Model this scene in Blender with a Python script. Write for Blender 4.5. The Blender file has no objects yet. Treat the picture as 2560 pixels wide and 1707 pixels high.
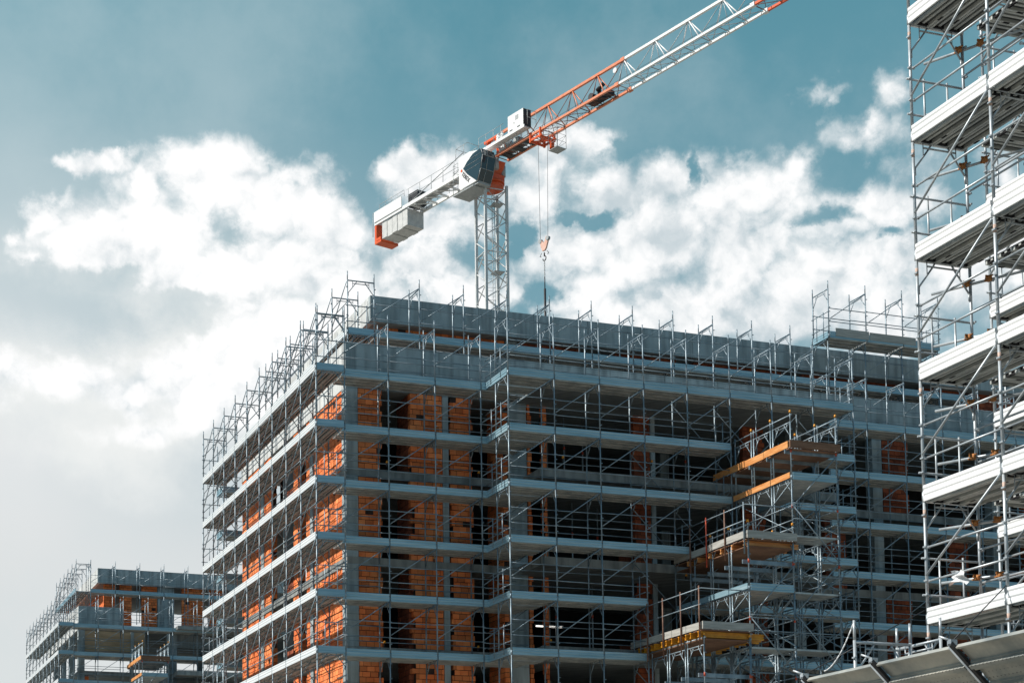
import bpy, math, random
from mathutils import Vector, Matrix
R = random.Random(7)
sc = bpy.context.scene
COL = sc.collection
GZ = -20.1                                   # ground level (z = 0 is the top working deck of the main scaffold)

# ------------------------------------------------------------------ materials
def nodes(name):
    m = bpy.data.materials.new(name); m.use_nodes = True
    nt = m.node_tree; b = nt.nodes['Principled BSDF']
    return m, nt, b
def N(nt, t, **k):
    n = nt.nodes.new(t)
    for a, v in k.items(): setattr(n, a, v)
    return n
def mat(name, c1, c2=None, rough=.6, metal=0., scale=3., bump=0., detail=6., island=0., spec=.5, contrast=(.35, .65), stretch=None, bscale=None):
    m, nt, b = nodes(name); L = nt.links
    b.inputs['Roughness'].default_value = rough; b.inputs['Metallic'].default_value = metal
    b.inputs['Specular IOR Level'].default_value = spec
    geo = N(nt, 'ShaderNodeNewGeometry')
    mp = N(nt, 'ShaderNodeMapping'); L.new(geo.outputs['Position'], mp.inputs['Vector'])
    if stretch: mp.inputs['Scale'].default_value = stretch
    no = N(nt, 'ShaderNodeTexNoise'); no.inputs['Scale'].default_value = scale; no.inputs['Detail'].default_value = detail
    no.inputs['Roughness'].default_value = .62
    L.new(mp.outputs[0], no.inputs['Vector'])
    r = N(nt, 'ShaderNodeValToRGB'); L.new(no.outputs['Fac'], r.inputs['Fac'])
    c2 = c2 or c1
    r.color_ramp.elements[0].position, r.color_ramp.elements[1].position = contrast
    r.color_ramp.elements[0].color = (*c1, 1); r.color_ramp.elements[1].color = (*c2, 1)
    out = r.outputs['Color']
    if island:
        mx = N(nt, 'ShaderNodeHueSaturation'); mr = N(nt, 'ShaderNodeMapRange')
        L.new(geo.outputs['Random Per Island'], mr.inputs['Value'])
        mr.inputs['To Min'].default_value = 1-island; mr.inputs['To Max'].default_value = 1+island
        L.new(mr.outputs[0], mx.inputs['Value']); L.new(out, mx.inputs['Color']); out = mx.outputs[0]
    L.new(out, b.inputs['Base Color'])
    if bump:
        bn = N(nt, 'ShaderNodeBump'); bn.inputs['Strength'].default_value = bump; bn.inputs['Distance'].default_value = .02
        n2 = N(nt, 'ShaderNodeTexNoise'); n2.inputs['Scale'].default_value = bscale or scale*6; n2.inputs['Detail'].default_value = 5
        L.new(geo.outputs['Position'], n2.inputs['Vector']); L.new(n2.outputs['Fac'], bn.inputs['Height']); L.new(bn.outputs[0], b.inputs['Normal'])
    return m
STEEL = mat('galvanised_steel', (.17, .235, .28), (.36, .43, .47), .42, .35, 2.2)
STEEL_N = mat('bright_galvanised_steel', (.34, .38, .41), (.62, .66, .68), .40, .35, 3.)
TOE = mat('sky_tinted_toe_board_steel', (.20, .38, .47), (.48, .65, .72), .38, .3, 1.6, stretch=(.35, .35, 9), contrast=(.3, .7))  # teal of the reflected sky is put into the steel colour
TOE_LIT = mat('sunlit_toe_board_steel', (.74, .79, .81), (.88, .89, .89), .42, .1, 1.6, stretch=(.4, .4, 5))  # whiter copy for the left facade, full sun painted into the colour
DECKM = mat('deck_steel', (.42, .45, .45), (.68, .69, .65), .48, .35, 2.0)
DECKT = mat('dark_deck_sheet', (.035, .042, .045), (.10, .11, .11), .6, .2, 2.0)  # darker sheet between the plank ribs, for stronger underside streaks
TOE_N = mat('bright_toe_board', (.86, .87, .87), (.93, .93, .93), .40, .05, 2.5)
SLOT = mat('shadow_slot', (.01, .01, .012), None, .9)
RUST = mat('rusty_coupler', (.20, .08, .03), (.66, .28, .08), .7, .3, 45)
PINK = mat('pale_rust_band', (.50, .34, .27), (.68, .52, .44), .6, .1, 20)
REDP = mat('red_paint', (.45, .05, .02), (.62, .10, .04), .5, 0, 9)
def concrete(name, c1, c2, lines=True):
    m = mat(name, c1, c2, .85, 0, .9, .25, 9, contrast=(.3, .72), bscale=9)
    nt = m.node_tree; L = nt.links; b = nt.nodes['Principled BSDF']
    src = b.inputs['Base Color'].links[0].from_socket
    geo = N(nt, 'ShaderNodeNewGeometry'); sep = N(nt, 'ShaderNodeSeparateXYZ'); L.new(geo.outputs['Position'], sep.inputs[0])
    add = N(nt, 'ShaderNodeMath', operation='ADD'); L.new(sep.outputs['X'], add.inputs[0]); L.new(sep.outputs['Y'], add.inputs[1])
    # formwork joints every 2.4 m and vertical drip stains
    def joint(sock, per, wid):
        d = N(nt, 'ShaderNodeMath', operation='DIVIDE'); L.new(sock, d.inputs[0]); d.inputs[1].default_value = per
        f = N(nt, 'ShaderNodeMath', operation='FRACT'); L.new(d.outputs[0], f.inputs[0])
        l = N(nt, 'ShaderNodeMath', operation='LESS_THAN'); L.new(f.outputs[0], l.inputs[0]); l.inputs[1].default_value = wid/per
        return l.outputs[0]
    j1 = joint(add.outputs[0], 2.37, .03); j2 = joint(sep.outputs['Z'], .83, .018)
    mx = N(nt, 'ShaderNodeMath', operation='MAXIMUM'); L.new(j1, mx.inputs[0]); L.new(j2, mx.inputs[1])
    cmb = N(nt, 'ShaderNodeCombineXYZ'); L.new(add.outputs[0], cmb.inputs['X'])
    z3 = N(nt, 'ShaderNodeMath', operation='MULTIPLY'); L.new(sep.outputs['Z'], z3.inputs[0]); z3.inputs[1].default_value = .12; L.new(z3.outputs[0], cmb.inputs['Z'])
    st = N(nt, 'ShaderNodeTexNoise'); st.inputs['Scale'].default_value = 3.5; st.inputs['Detail'].default_value = 7; L.new(cmb.outputs[0], st.inputs['Vector'])
    rr = N(nt, 'ShaderNodeMapRange'); L.new(st.outputs['Fac'], rr.inputs['Value']); rr.inputs['From Min'].default_value = .42; rr.inputs['From Max'].default_value = .7
    rr.inputs['To Min'].default_value = 1; rr.inputs['To Max'].default_value = .55
    jm = N(nt, 'ShaderNodeMapRange'); L.new(mx.outputs[0], jm.inputs['Value']); jm.inputs['To Min'].default_value = 1; jm.inputs['To Max'].default_value = .58 if lines else 1
    mm = N(nt, 'ShaderNodeMath', operation='MULTIPLY'); L.new(rr.outputs[0], mm.inputs[0]); L.new(jm.outputs[0], mm.inputs[1])
    hs = N(nt, 'ShaderNodeHueSaturation'); L.new(src, hs.inputs['Color']); L.new(mm.outputs[0], hs.inputs['Value']); L.new(hs.outputs[0], b.inputs['Base Color'])
    return m
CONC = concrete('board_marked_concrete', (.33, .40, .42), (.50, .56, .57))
CONC_L = concrete('sunlit_fair_concrete', (.62, .64, .63), (.78, .79, .77))  # paler copy for the left returns, sun glare put into the colour
CONC_S = concrete('slab_concrete', (.26, .29, .29), (.40, .42, .41), False)
DARK = mat('unlit_interior_wall', (.014, .015, .016), (.03, .03, .03), .9)  # near-black colour stands in for the gloom of the storeys
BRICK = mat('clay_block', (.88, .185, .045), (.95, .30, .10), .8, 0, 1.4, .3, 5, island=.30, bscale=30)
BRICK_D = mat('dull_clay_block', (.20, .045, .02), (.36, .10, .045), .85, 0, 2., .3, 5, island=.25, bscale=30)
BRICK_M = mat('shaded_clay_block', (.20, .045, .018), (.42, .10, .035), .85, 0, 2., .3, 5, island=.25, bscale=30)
MORT = mat('mortar_backing', (.035, .02, .015), (.07, .04, .03), .9, 0, 5)
OPAINT = mat('orange_crane_paint', (.78, .10, .025), (.86, .15, .04), .4, 0, 3)
WPAINT = mat('white_crane_paint', (.86, .87, .86), (.92, .92, .91), .4, 0, 2)
MPAINT = mat('pale_grey_mast_paint', (.58, .60, .60), (.76, .77, .76), .45, 0, 2)
BROWN = mat('old_brown_prop_paint', (.13, .05, .03), (.26, .15, .10), .6, 0, 6)
DKO = mat('dark_orange_brown_paint', (.16, .07, .05), (.24, .10, .07), .5)
JIBO = mat('sunlit_orange_paint', (.78, .22, .10), (.86, .34, .19), .4, 0, 3)  # crane orange made paler, strong sunlight painted into the colour
GPAINT = mat('grey_crane_steel', (.38, .40, .40), (.48, .50, .50), .45, .2, 3)
CWC = mat('counterweight_concrete', (.55, .56, .55), (.72, .72, .70), .85, 0, 3, .2)
BLACK = mat('black_rubber', (.015, .017, .02), (.03, .03, .035), .5, 0, 3)
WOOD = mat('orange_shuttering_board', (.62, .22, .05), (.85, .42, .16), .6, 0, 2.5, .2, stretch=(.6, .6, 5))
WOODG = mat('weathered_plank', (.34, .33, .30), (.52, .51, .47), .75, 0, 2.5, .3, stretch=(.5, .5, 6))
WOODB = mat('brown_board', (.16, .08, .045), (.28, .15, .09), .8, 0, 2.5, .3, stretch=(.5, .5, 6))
YEL = mat('yellow_timber_beam', (.55, .20, .012), (.72, .32, .02), .5, 0, 4)
AMB = mat('amber_plastic', (.9, .34, .02), (.95, .42, .05), .3)
SHEET = mat('white_plastic_sheet', (.78, .79, .80), (.88, .88, .88), .5, 0, 6, .4)
def glass():
    m, nt, b = nodes('tinted_cab_glass')
    b.inputs['Base Color'].default_value = (.03, .06, .075, 1); b.inputs['Roughness'].default_value = .08
    b.inputs['Specular IOR Level'].default_value = .8
    return m
GLASS = glass()
def lamp_mat():
    m, nt, b = nodes('lit_fluorescent_tube')
    b.inputs['Emission Color'].default_value = (1, .93, .85, 1); b.inputs['Emission Strength'].default_value = 2.2
    return m
TUBE = lamp_mat()
GROUND = mat('site_gravel', (.17, .155, .13), (.28, .26, .22), .95, 0, .4, .4, 9)

# ------------------------------------------------------------------ mesh builder
class MB:
    def __init__(s): s.v = []; s.f = []; s.m = []; s.sm = []
    def hexa(s, p, m=0):
        n = len(s.v); s.v += [tuple(q) for q in p]
        for q in ((0,3,2,1),(4,5,6,7),(0,1,5,4),(1,2,6,5),(2,3,7,6),(3,0,4,7)):
            s.f.append([n+i for i in q]); s.m.append(m); s.sm.append(False)
        return s
    def box(s, x0, y0, z0, x1, y1, z1, m=0):
        return s.hexa([(x0,y0,z0),(x1,y0,z0),(x1,y1,z0),(x0,y1,z0),(x0,y0,z1),(x1,y0,z1),(x1,y1,z1),(x0,y1,z1)], m)
    def bar(s, a, b, w, h, m=0, up=(0,0,1)):
        a, b = Vector(a), Vector(b); d = (b-a).normalized(); u = Vector(up)
        if abs(d.dot(u)) > .98: u = Vector((1,0,0))
        r = d.cross(u).normalized(); u = r.cross(d)
        P = []
        for e in (a, b):
            P += [e - r*w/2 - u*h/2, e + r*w/2 - u*h/2, e + r*w/2 + u*h/2, e - r*w/2 + u*h/2]
        return s.hexa(P, m)
    def tube(s, a, b, r, n=6, m=0, r2=None, cap=True):
        a, b = Vector(a), Vector(b); d = (b-a)
        if d.length < 1e-6: return s
        d.normalize(); u = Vector((0,0,1)) if abs(d.z) < .9 else Vector((1,0,0))
        x = d.cross(u).normalized(); y = d.cross(x); k = len(s.v); r2 = r if r2 is None else r2
        for e, rr in ((a, r), (b, r2)):
            for i in range(n):
                t = 2*math.pi*i/n; s.v.append(tuple(e + x*rr*math.cos(t) + y*rr*math.sin(t)))
        for i in range(n):
            j = (i+1) % n; s.f.append([k+i, k+j, k+n+j, k+n+i]); s.m.append(m); s.sm.append(True)
        if cap:
            s.f.append([k+i for i in range(n)][::-1]); s.f.append([k+n+i for i in range(n)]); s.m += [m, m]; s.sm += [False, False]
        return s
    def path(s, pts, r, n=6, m=0):
        for a, b in zip(pts, pts[1:]): s.tube(a, b, r, n, m)
        return s
    def prism(s, poly, mapf, t0, t1, m=0):      # poly: 2D outline, mapf(p, q, t) -> 3D
        k = len(s.v); n = len(poly)
        for t in (t0, t1): s.v += [tuple(mapf(p, q, t)) for p, q in poly]
        for i in range(n):
            j = (i+1) % n; s.f.append([k+i, k+j, k+n+j, k+n+i]); s.m.append(m); s.sm.append(False)
        s.f.append([k+i for i in range(n)][::-1]); s.f.append([k+n+i for i in range(n)]); s.m += [m, m]; s.sm += [False, False]
        return s
    def xf(s, M):
        s.v = [tuple(M @ Vector(p)) for p in s.v]; return s
    def mesh(s, name, mats):
        me = bpy.data.meshes.new(name); me.from_pydata(s.v, [], s.f); me.update()
        for q in (mats if isinstance(mats, (list, tuple)) else [mats]): me.materials.append(q)
        me.polygons.foreach_set('material_index', s.m); me.polygons.foreach_set('use_smooth', s.sm)
        return me
def link(name, data, parent=None, loc=(0,0,0), rz=0, label=None):
    o = bpy.data.objects.new(name, data); COL.objects.link(o); o.location = loc; o.rotation_euler = (0, 0, rz)
    if parent: o.parent = parent
    if label: o['label'] = label
    return o
def thing(name, label, cat, loc=(0,0,0), rz=0, group=None, data=None):
    o = link(name, data, None, loc, rz); o['label'] = label; o['category'] = cat
    if group: o['group'] = group
    return o
def build(mb, name, mats, parent=None, loc=(0,0,0), rz=0): return link(name, mb.mesh(name, mats), parent, loc, rz)

# ------------------------------------------------------------------ scaffold kit (portal frames, 1.8 m bays, 2 m lifts)
BAY, LIFT, W = 1.8, 2.0, 1.05
def frame_mesh(st, r=.025, n=6, H=2.0, spig=.32, gusset=True):
    b = MB()
    for y in (0, W):
        b.tube((0,y,0), (0,y,H), r, n)
        b.tube((0,y,H), (0,y,H+spig), r*.82, n)
        b.tube((0,y,-.06), (0,y,.10), r*1.28, n)                   # joint collar
        for z in (.42, .65, 1.02, 1.2, 1.72):                         # wedge pins
            b.box(-.012, y-.05 if y == 0 else y+.02, z-.012, .06, y-.02 if y == 0 else y+.05, z+.012)
    b.tube((0,0,H-.03), (0,W,H-.03), r, n); b.tube((0,.2,H-.13), (0,W-.2,H-.13), r*.6, n)
    for y0, s in ((0, 1), (W, -1)):
        b.path([(0,y0+s*.03,H-.62), (0,y0+s*.03,H-.5), (0,y0+s*.30,H-.15), (0,y0+s*.36,H-.06)], r*.62, n)
        b.tube((0,y0+s*.2,H-.28), (0,y0+s*.2,H-.03), r*.4, 4)
    return b.mesh('frame', st)
def deck_mesh(st, L=BAY, w=W, slots=False):
    b = MB(); k = 3; pw = (w-.10)/k
    for i in range(k):
        y0 = .05+i*pw+.008; y1 = y0+pw-.016
        b.box(.03, y0, -.018, L-.03, y1, 0, 2)
        for ya, yb, dz in ((y0, y0+.042, -.075), (y1-.042, y1, -.075), ((y0+y1)/2-.025, (y0+y1)/2+.025, -.05)):
            b.box(.035, ya, dz, L-.035, yb, -.0185)
        for x in (.05, L-.11):                                        # end claws
            b.box(x, y0+.06, -.07, x+.04, y1-.06, -.022, 1 if slots else 0)
        if slots:
            for x in (.28, L-.42): b.box(x, y1-.032, -.078, x+.12, y1+.012, -.03, 1)
    return b.mesh('deck', [st, SLOT, DECKT])
TOEP = [(0,-.06),(.030,-.06),(.030,.2),(0,.2),(-.004,.155),(.010,.125),(-.004,.095),(-.004,.055),(.010,.028),(-.004,0)]
def toe_mesh(st, L=BAY, x0=.03):
    b = MB(); b.prism(TOEP, lambda p, q, t: (t, -.03+p-.01, q), x0, L-x0)
    return b.mesh('toe_board', st)
def rail_mesh(st, y, r=.018, L=BAY, zs=(.65, 1.2), n=6):
    b = MB()
    for z in zs:
        b.tube((.03,y,z), (L-.03,y,z), r, n)
        for x in (.02, L-.05): b.box(x, y-.02, z-.02, x+.03, y+.02, z+.02)
    return b.mesh('guard_rail', st)
def brace_mesh(st, r=.019, L=BAY, n=6):
    return MB().tube((.03,-.03,.72), (L-.03,-.03,1.93), r, n).mesh('diagonal_brace', st)
def endguard_mesh(st, w=W, r=.018):
    b = MB()
    for z in (.42, 1.02): b.tube((-.02,-.07,z), (-.02,w+.07,z), r, 6)
    for y in (w*.28, w*.72): b.tube((-.045,y,.0), (-.045,y,1.08), r, 6)
    return b.mesh('end_guard', st)
def endtoe_mesh(st, w=W): return MB().prism(TOEP, lambda p, q, t: (-.02+p-.02, t, q), .03, w-.03).mesh('end_toe_board', st)
KIT = {}
def kit(near):
    if near in KIT: return KIT[near]
    s = STEEL_N if near is True else STEEL; T = {True: TOE_N, False: TOE, 'left': TOE_LIT}[near]; key = near; near = near is True
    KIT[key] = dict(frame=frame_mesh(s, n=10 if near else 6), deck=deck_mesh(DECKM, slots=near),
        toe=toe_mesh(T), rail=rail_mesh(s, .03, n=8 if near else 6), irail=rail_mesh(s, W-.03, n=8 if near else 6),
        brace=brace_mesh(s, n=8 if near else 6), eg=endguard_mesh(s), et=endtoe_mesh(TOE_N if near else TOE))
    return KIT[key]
def scaffold(name, label, loc, rz, nb, levels, near=False, ztop=0, zbase=None, frames=None, inner=True, bays=None, ends=(True, True), cat='scaffold', braces=True, group=None, full=None, toetint=None, bot=None, decklev=None):
    """levels: z of decks; bays(z) -> list of bay indices decked at that level; frames: list of frame indices"""
    K = kit(near); base = GZ if zbase is None else zbase
    root = thing(name, label, cat, (loc[0], loc[1], base), rz, group)
    frames = list(range(nb+1)) if frames is None else frames
    z = ztop
    while z > base-.2:
        for k in frames:
            if full and not full(k, z): continue
            link('frame', K['frame'], root, (k*BAY, 0, z-base))
        z -= LIFT
    for z in levels:
        bb = list(range(nb)) if bays is None else bays(z)
        for k in bb:
            p = (k*BAY, 0, z-base)
            link('deck', K['deck'], root, p); link('toe_board', K['toe'], root, p)
            if bot is not None and z < bot: continue
            def jit(o, a=.006):
                o.rotation_euler = (0, R.uniform(-a, a), R.uniform(-a, a)*.5); o.location.z += R.uniform(-.02, .02)
            jit(link('guard_rail', K['rail'], root, p))
            if inner and R.random() > .06: jit(link('guard_rail', K['irail'], root, p))
            if braces: jit(link('diagonal_brace', K['brace'], root, p))
        if bb:
            if ends[0]:
                link('end_guard', K['eg'], root, (bb[0]*BAY, 0, z-base)); link('end_toe_board', K['et'], root, (bb[0]*BAY, 0, z-base))
            if ends[1]:
                link('end_guard', K['eg'], root, ((bb[-1]+1)*BAY+.04, 0, z-base)); link('end_toe_board', K['et'], root, ((bb[-1]+1)*BAY+.03, 0, z-base))
    return root

# ------------------------------------------------------------------ buildings
def brick_panel(axis, fix, a0, a1, z0, z1, th=.24, jl=0., jr=0., seed=0, drop=.015):
    """masonry of separate clay blocks; axis 'x': face at y=fix looking -y, axis 'y': face at x=fix looking -x"""
    rr = random.Random(seed); b = MB(); h = .195; n = max(1, int(round((z1-z0)/h))); h = (z1-z0)/n; Lb = .30
    def put(u0, u1, za, zb, d0, d1, m):
        if axis == 'x': b.box(u0, fix+d0, za, u1, fix+d1, zb, m)
        else: b.box(fix+d0, u0, za, fix+d1, u1, zb, m)
    put(a0+max(.03, jl), a1-max(.03, jr), z0+.01, z1-.01, .02, th-.03, 1)
    for i in range(n):
        za = z0+i*h; s0 = a0 + (jl*rr.choice((0, 0, .5, 1)) if jl else 0); s1 = a1 - (jr*rr.choice((0, 0, .5, 1)) if jr else 0)
        u = s0 - (Lb/2 if i % 2 else 0) - (rr.random()*.06)
        while u < s1-.02:
            ua, ub = max(u, s0), min(u+Lb, s1)
            if ub-ua > .03 and rr.random() > drop:
                o = rr.uniform(-.010, .010)
                put(ua+.008, ub-.008, za+.011, za+h-.011, o, th-.02, 0)
            u += Lb
    return b
FLOORS = [-2.93, -6.20, -9.47, -12.74, -16.01, -19.3]
def make_building(name, label, ox, oy, oz, main=True):
    root = thing(name, label, 'building', (ox, oy, GZ)); g = GZ-oz
    XL, YF, YB, XR = 1.70, 1.75, 16.0, 44.0
    def P(mb, nm, m): return link(nm, mb.mesh(nm, m), root, (0, 0, -g))
    fl = FLOORS
    XB = 21.2
    for i, z in enumerate(fl):
        b = MB(); b.box(XL+.02, YF-.004, z-.30, XR, YB, z)
        b.box(8.5, -.20, z-.302, XB, YF-.006, z-.001)
        b.box(8.5, -.20, z-.001, XB, -.04, z+.02)
        P(b, 'floor_slab', CONC_S)
    b = MB(); b.box(XL+.2, YF+.2, .05, XR, YB, .34); b.box(8.5, -.20, .052, XB, YF-.005, .30); P(b, 'roof_slab', CONC_S)
    # columns
    cols = [(XL, 2.16, YF, 2.22), (5.5, 5.73, YF+.01, YF+.5), (8.2, 8.9, YF+.005, YF+.45), (14.19, 14.38, YF+.01, YF+.5), (20.6, 21.0, YF+.01, YF+.5), (24.35, 24.8, YF+.01, YF+.45), (30.2, 30.6, YF+.01, YF+.45), (36, 36.4, YF+.01, YF+.45)]
    cols += [(XL+.01, XL+.42, 5.57, 6.08), (XL+.01, XL+.42, 12.46, 12.93), (XL+.01, XL+.42, 9.5, 9.62), (11.6, 12.0, 6.2, 6.6), (17.2, 17.6, 6.2, 6.6)]
    for i, z in enumerate(fl):
        top = (fl[i-1] if i else .352)-.302
        for (x0, x1, y0, y1) in cols:
            P(MB().box(x0, y0, z+.001, x1, y1, top), 'column', CONC)
    if main:
        walls_x = [(2.18, 3.11, .0, .07, 1), (4.21, 5.49, .16, 0, 1), (5.79, 6.72, .1, .1, 1), (8.95, 9.13, 0, .06, 1), (9.57, 9.76, .08, 0, 1),
                   (13.44, 14.17, .05, 0, 1), (18.3, 19.3, .06, .06, 1), (22.0, 23.0, 0, 0, 1), (24.85, 26.1, 0, .05, 1), (27.95, 28.95, .05, .05, 1), (31.8, 32.8, 0, 0, 1)]
        walls_y = [(2.26, 5.55, 0, .0), (6.10, 6.62, 0, .08), (7.4, 8.3, .08, .08), (11.3, 12.44, .08, 0), (12.96, 15.95, .0, .0)]
        sd = 10
        for i, z in enumerate(fl[:4]):
            top = (fl[i-1] if i else .352)-.303
            for (a, c, jl, jr, _) in walls_x:
                sd += 1
                if a > 20 and (sd*7) % 5 < 2: continue
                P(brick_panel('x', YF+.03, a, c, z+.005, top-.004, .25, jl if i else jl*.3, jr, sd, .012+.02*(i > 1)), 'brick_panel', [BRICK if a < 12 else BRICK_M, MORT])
            for (a, c, jl, jr) in walls_y:
                sd += 1
                P(brick_panel('y', XL+.03, a, c, z+.005, top-.004, .25, jl, jr, sd, .012), 'brick_panel', [BRICK, MORT])
            # brick half height under a window on the left side, brick jambs inside the openings
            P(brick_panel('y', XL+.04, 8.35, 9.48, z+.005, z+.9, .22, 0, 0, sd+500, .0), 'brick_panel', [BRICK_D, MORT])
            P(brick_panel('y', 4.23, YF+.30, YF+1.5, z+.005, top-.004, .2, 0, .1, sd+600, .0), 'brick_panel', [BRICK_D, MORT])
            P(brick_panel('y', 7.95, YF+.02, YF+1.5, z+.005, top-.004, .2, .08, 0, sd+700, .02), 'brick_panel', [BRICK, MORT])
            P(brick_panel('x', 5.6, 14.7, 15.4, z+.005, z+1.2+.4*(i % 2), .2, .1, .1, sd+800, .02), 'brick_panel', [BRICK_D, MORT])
            # interior partitions that close the view through the floor
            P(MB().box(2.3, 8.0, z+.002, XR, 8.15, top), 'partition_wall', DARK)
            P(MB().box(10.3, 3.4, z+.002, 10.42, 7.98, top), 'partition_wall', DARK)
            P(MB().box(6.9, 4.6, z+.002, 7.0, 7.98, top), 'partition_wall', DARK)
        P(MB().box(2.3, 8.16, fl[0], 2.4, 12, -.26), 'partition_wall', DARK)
        # balcony front upstands and the slab corner return
    # parapets
    px1 = XR if main else 4.9
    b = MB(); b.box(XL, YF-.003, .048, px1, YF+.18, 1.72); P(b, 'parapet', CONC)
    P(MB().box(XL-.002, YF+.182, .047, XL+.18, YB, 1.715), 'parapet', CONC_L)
    # recessed penthouse
    pz = .34 if main else .34
    X0, Y0, XE = 3.47, 3.9, 40.0
    zt, zb = (4.43, 3.45) if main else (4.98, 3.95)
    P(MB().box(X0, Y0, zb-.02, XE, Y0+.2, zt), 'parapet', CONC)
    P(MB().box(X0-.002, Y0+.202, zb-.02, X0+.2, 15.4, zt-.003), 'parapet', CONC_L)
    P(MB().box(X0+.21, Y0+.21, zb, XE, 15.4, zb+.25), 'roof_slab', CONC_S)
    wy = Y0+.55
    if main:
        xs = [(4.1, 9.3), (9.9, 12.6), (14.2, 17), (17.8, 22), (23, 28), (29, 34)]
    else:
        xs = [(4.0, 4.9), (5.2, 6.1), (6.85, 8.0), (9.9, 11.6), (12, 13)]
    for j, (a, c) in enumerate(xs):
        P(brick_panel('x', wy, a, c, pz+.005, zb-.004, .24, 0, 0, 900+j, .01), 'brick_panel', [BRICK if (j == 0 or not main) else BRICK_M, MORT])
    P(brick_panel('y', X0+.9, wy+.26, 15.2, pz+.005, zb-.004, .24, 0, 0, 950, .0), 'brick_panel', [BRICK, MORT])
    P(MB().box(8.05, wy-.02, pz+.002, 9.3, wy+.3, zb-.003) if not main else MB().box(9.32, wy-.02, pz+.002, 9.85, wy+.3, zb-.003), 'column', CONC)
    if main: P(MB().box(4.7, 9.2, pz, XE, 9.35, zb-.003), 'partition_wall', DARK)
    return root
MAIN = make_building('apartment_building_shell', 'large unfinished concrete and orange brick building behind the central scaffolds', 0, 0, 0)
make_building('apartment_building_shell', 'distant unfinished grey concrete building with open storeys one can see through', .42, 59.5, .87, False)
# extra parts of the far building: plywood closure panel and low wall pieces
far = [o for o in COL.objects if o.get('category') == 'building'][1]
def farp(mb, nm, m): return link(nm, mb.mesh(nm, m), far, (-.42, -59.5, -GZ))
farp(MB().box(2.6, 61.35, -.55, 7.0, 61.45, .86), 'plywood_panel', mat('faded_plywood', (.42, .30, .18), (.62, .45, .28), .7, 0, 1.2, 0, stretch=(.6, .6, 3)))
farp(MB().box(2.58, 61.4, -2.75, 2.9, 61.6, -2.4), 'brick_panel', BRICK)
farp(MB().box(8.6, 61.4, -.1, 13, 61.6, .86), 'ceiling_beam', CONC_S)

# ------------------------------------------------------------------ scaffolds of the main building
LV = [0, -2, -4, -6, -8, -10]
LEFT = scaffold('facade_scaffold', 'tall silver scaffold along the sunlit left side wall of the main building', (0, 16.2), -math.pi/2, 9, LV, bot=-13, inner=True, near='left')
# right face, between the corner and the projecting run
scaffold('facade_scaffold', 'scaffold on the shaded brick bays right of the main building corner', (1.03, .36), 0, 4, LV, frames=[1, 2, 3], ends=(False, False))
# projecting run in front of the balconies
def jbays(z):
    return {0: list(range(8)), -2: [0,1,2,3,4,7], -4: [0,1,2,3,4,6,7], -6: [0,1,2,3,5,6,7], -8: [0,1,2,4,5,6,7], -10: [0,1,2,4,5,6,7]}[z]
J = scaffold('facade_scaffold', 'long projecting scaffold run in front of the dark balconies of the main building', (6.655, -1.51), 0, 8, LV, bays=jbays, ends=(False, True))
K0 = kit(False)
et2 = endtoe_mesh(TOE, 1.87); eg2 = endguard_mesh(STEEL, 1.87)
fd = deck_mesh(DECKM, 1.8, .82)
for z in LV:
    link('end_toe_board', et2, J, (0, 0, z-GZ)); link('end_guard', eg2, J, (0, 0, z-GZ))
    link('deck', fd, J, (0, W+.02, z-.002-GZ))
    pass
for z in (-2, -4, -6, -8, -10, -12):
    for k in (3, 4, 5, 6, 7):
        for (a, c) in (((0, .1), (BAY, 1.85)), ((0, 1.85), (BAY, .1))):
            if R.random() < .25: continue
            b = MB().tube((k*BAY+a[0], W+.03+.04*(a[1] > 1), z+a[1]-GZ), (k*BAY+c[0], W+.03+.04*(a[1] > 1), z+c[1]-GZ), .019)
            link('diagonal_brace', b.mesh('diagonal_brace', STEEL), J)
for (x0, z0, x1, z1, y) in ((9.2, -3.2, 12.9, -4.6, -.12), (11, -6.9, 13.5, -8.3, -.12), (15.4, -5.2, 17.4, -3.4, -.3), (17.6, -7.4, 20.2, -5.2, -.3), (17.8, -9.6, 20.6, -7.4, -.3)):
    pass
for z in LV[:0]:
    pass
for z, k in ((-2, 5), (-4, 5), (-6, 4), (-8, 3), (-10, 3)):
    link('end_guard', K0['eg'], J, (k*BAY-.1, 0, z-GZ))
for z, k in ((-2, 7), (-4, 6), (-6, 5), (-8, 4), (-10, 4)):
    link('end_toe_board', K0['et'], J, (k*BAY+.04, 0, z-GZ))
scaffold('facade_scaffold', 'shaded scaffold on the far end wall bays, partly hidden by the nearest scaffold', (21.3, .40), 0, 9, LV, ends=(False, False))
# penthouse scaffolds on the roof
scaffold('roof_scaffold', 'scaffold run on the roof in front of the recessed top parapet', (3.11, 2.48), 0, 15, [2.35], ztop=2.35, zbase=.34, frames=list(range(1, 15)), ends=(False, False), inner=False)
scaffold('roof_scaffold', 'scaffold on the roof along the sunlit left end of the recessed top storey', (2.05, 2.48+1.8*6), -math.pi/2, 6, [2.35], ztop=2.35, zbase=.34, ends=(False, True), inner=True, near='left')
TL = scaffold('roof_scaffold', 'raised guard railed scaffold stage standing highest above the roof parapet', (22.85, 2.30), 0, 3, [4.35], ztop=4.35, zbase=4.30, inner=True)
pl = MB().box(.3, -.06, .0, 1.9, -.02, .34).box(1.95, -.06, 0, 4.2, -.02, .32)
link('edge_plank', pl.mesh('edge_plank', WOODG), TL, (0, 0, .06))
for z in LV:                                             # short tie tubes at the corner standard
    for dz in (1.2, .6):
        b = MB().tube((1.07, -.08, z-2+dz-GZ), (1.07, .95, z-2+dz+.02-GZ), .027, 8)
        o = link('tie_tube', b.mesh('tie_tube', STEEL_N), LEFT); o.rotation_euler = (0, 0, math.pi/2); o.location = (16.2, 0, 0)
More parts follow.
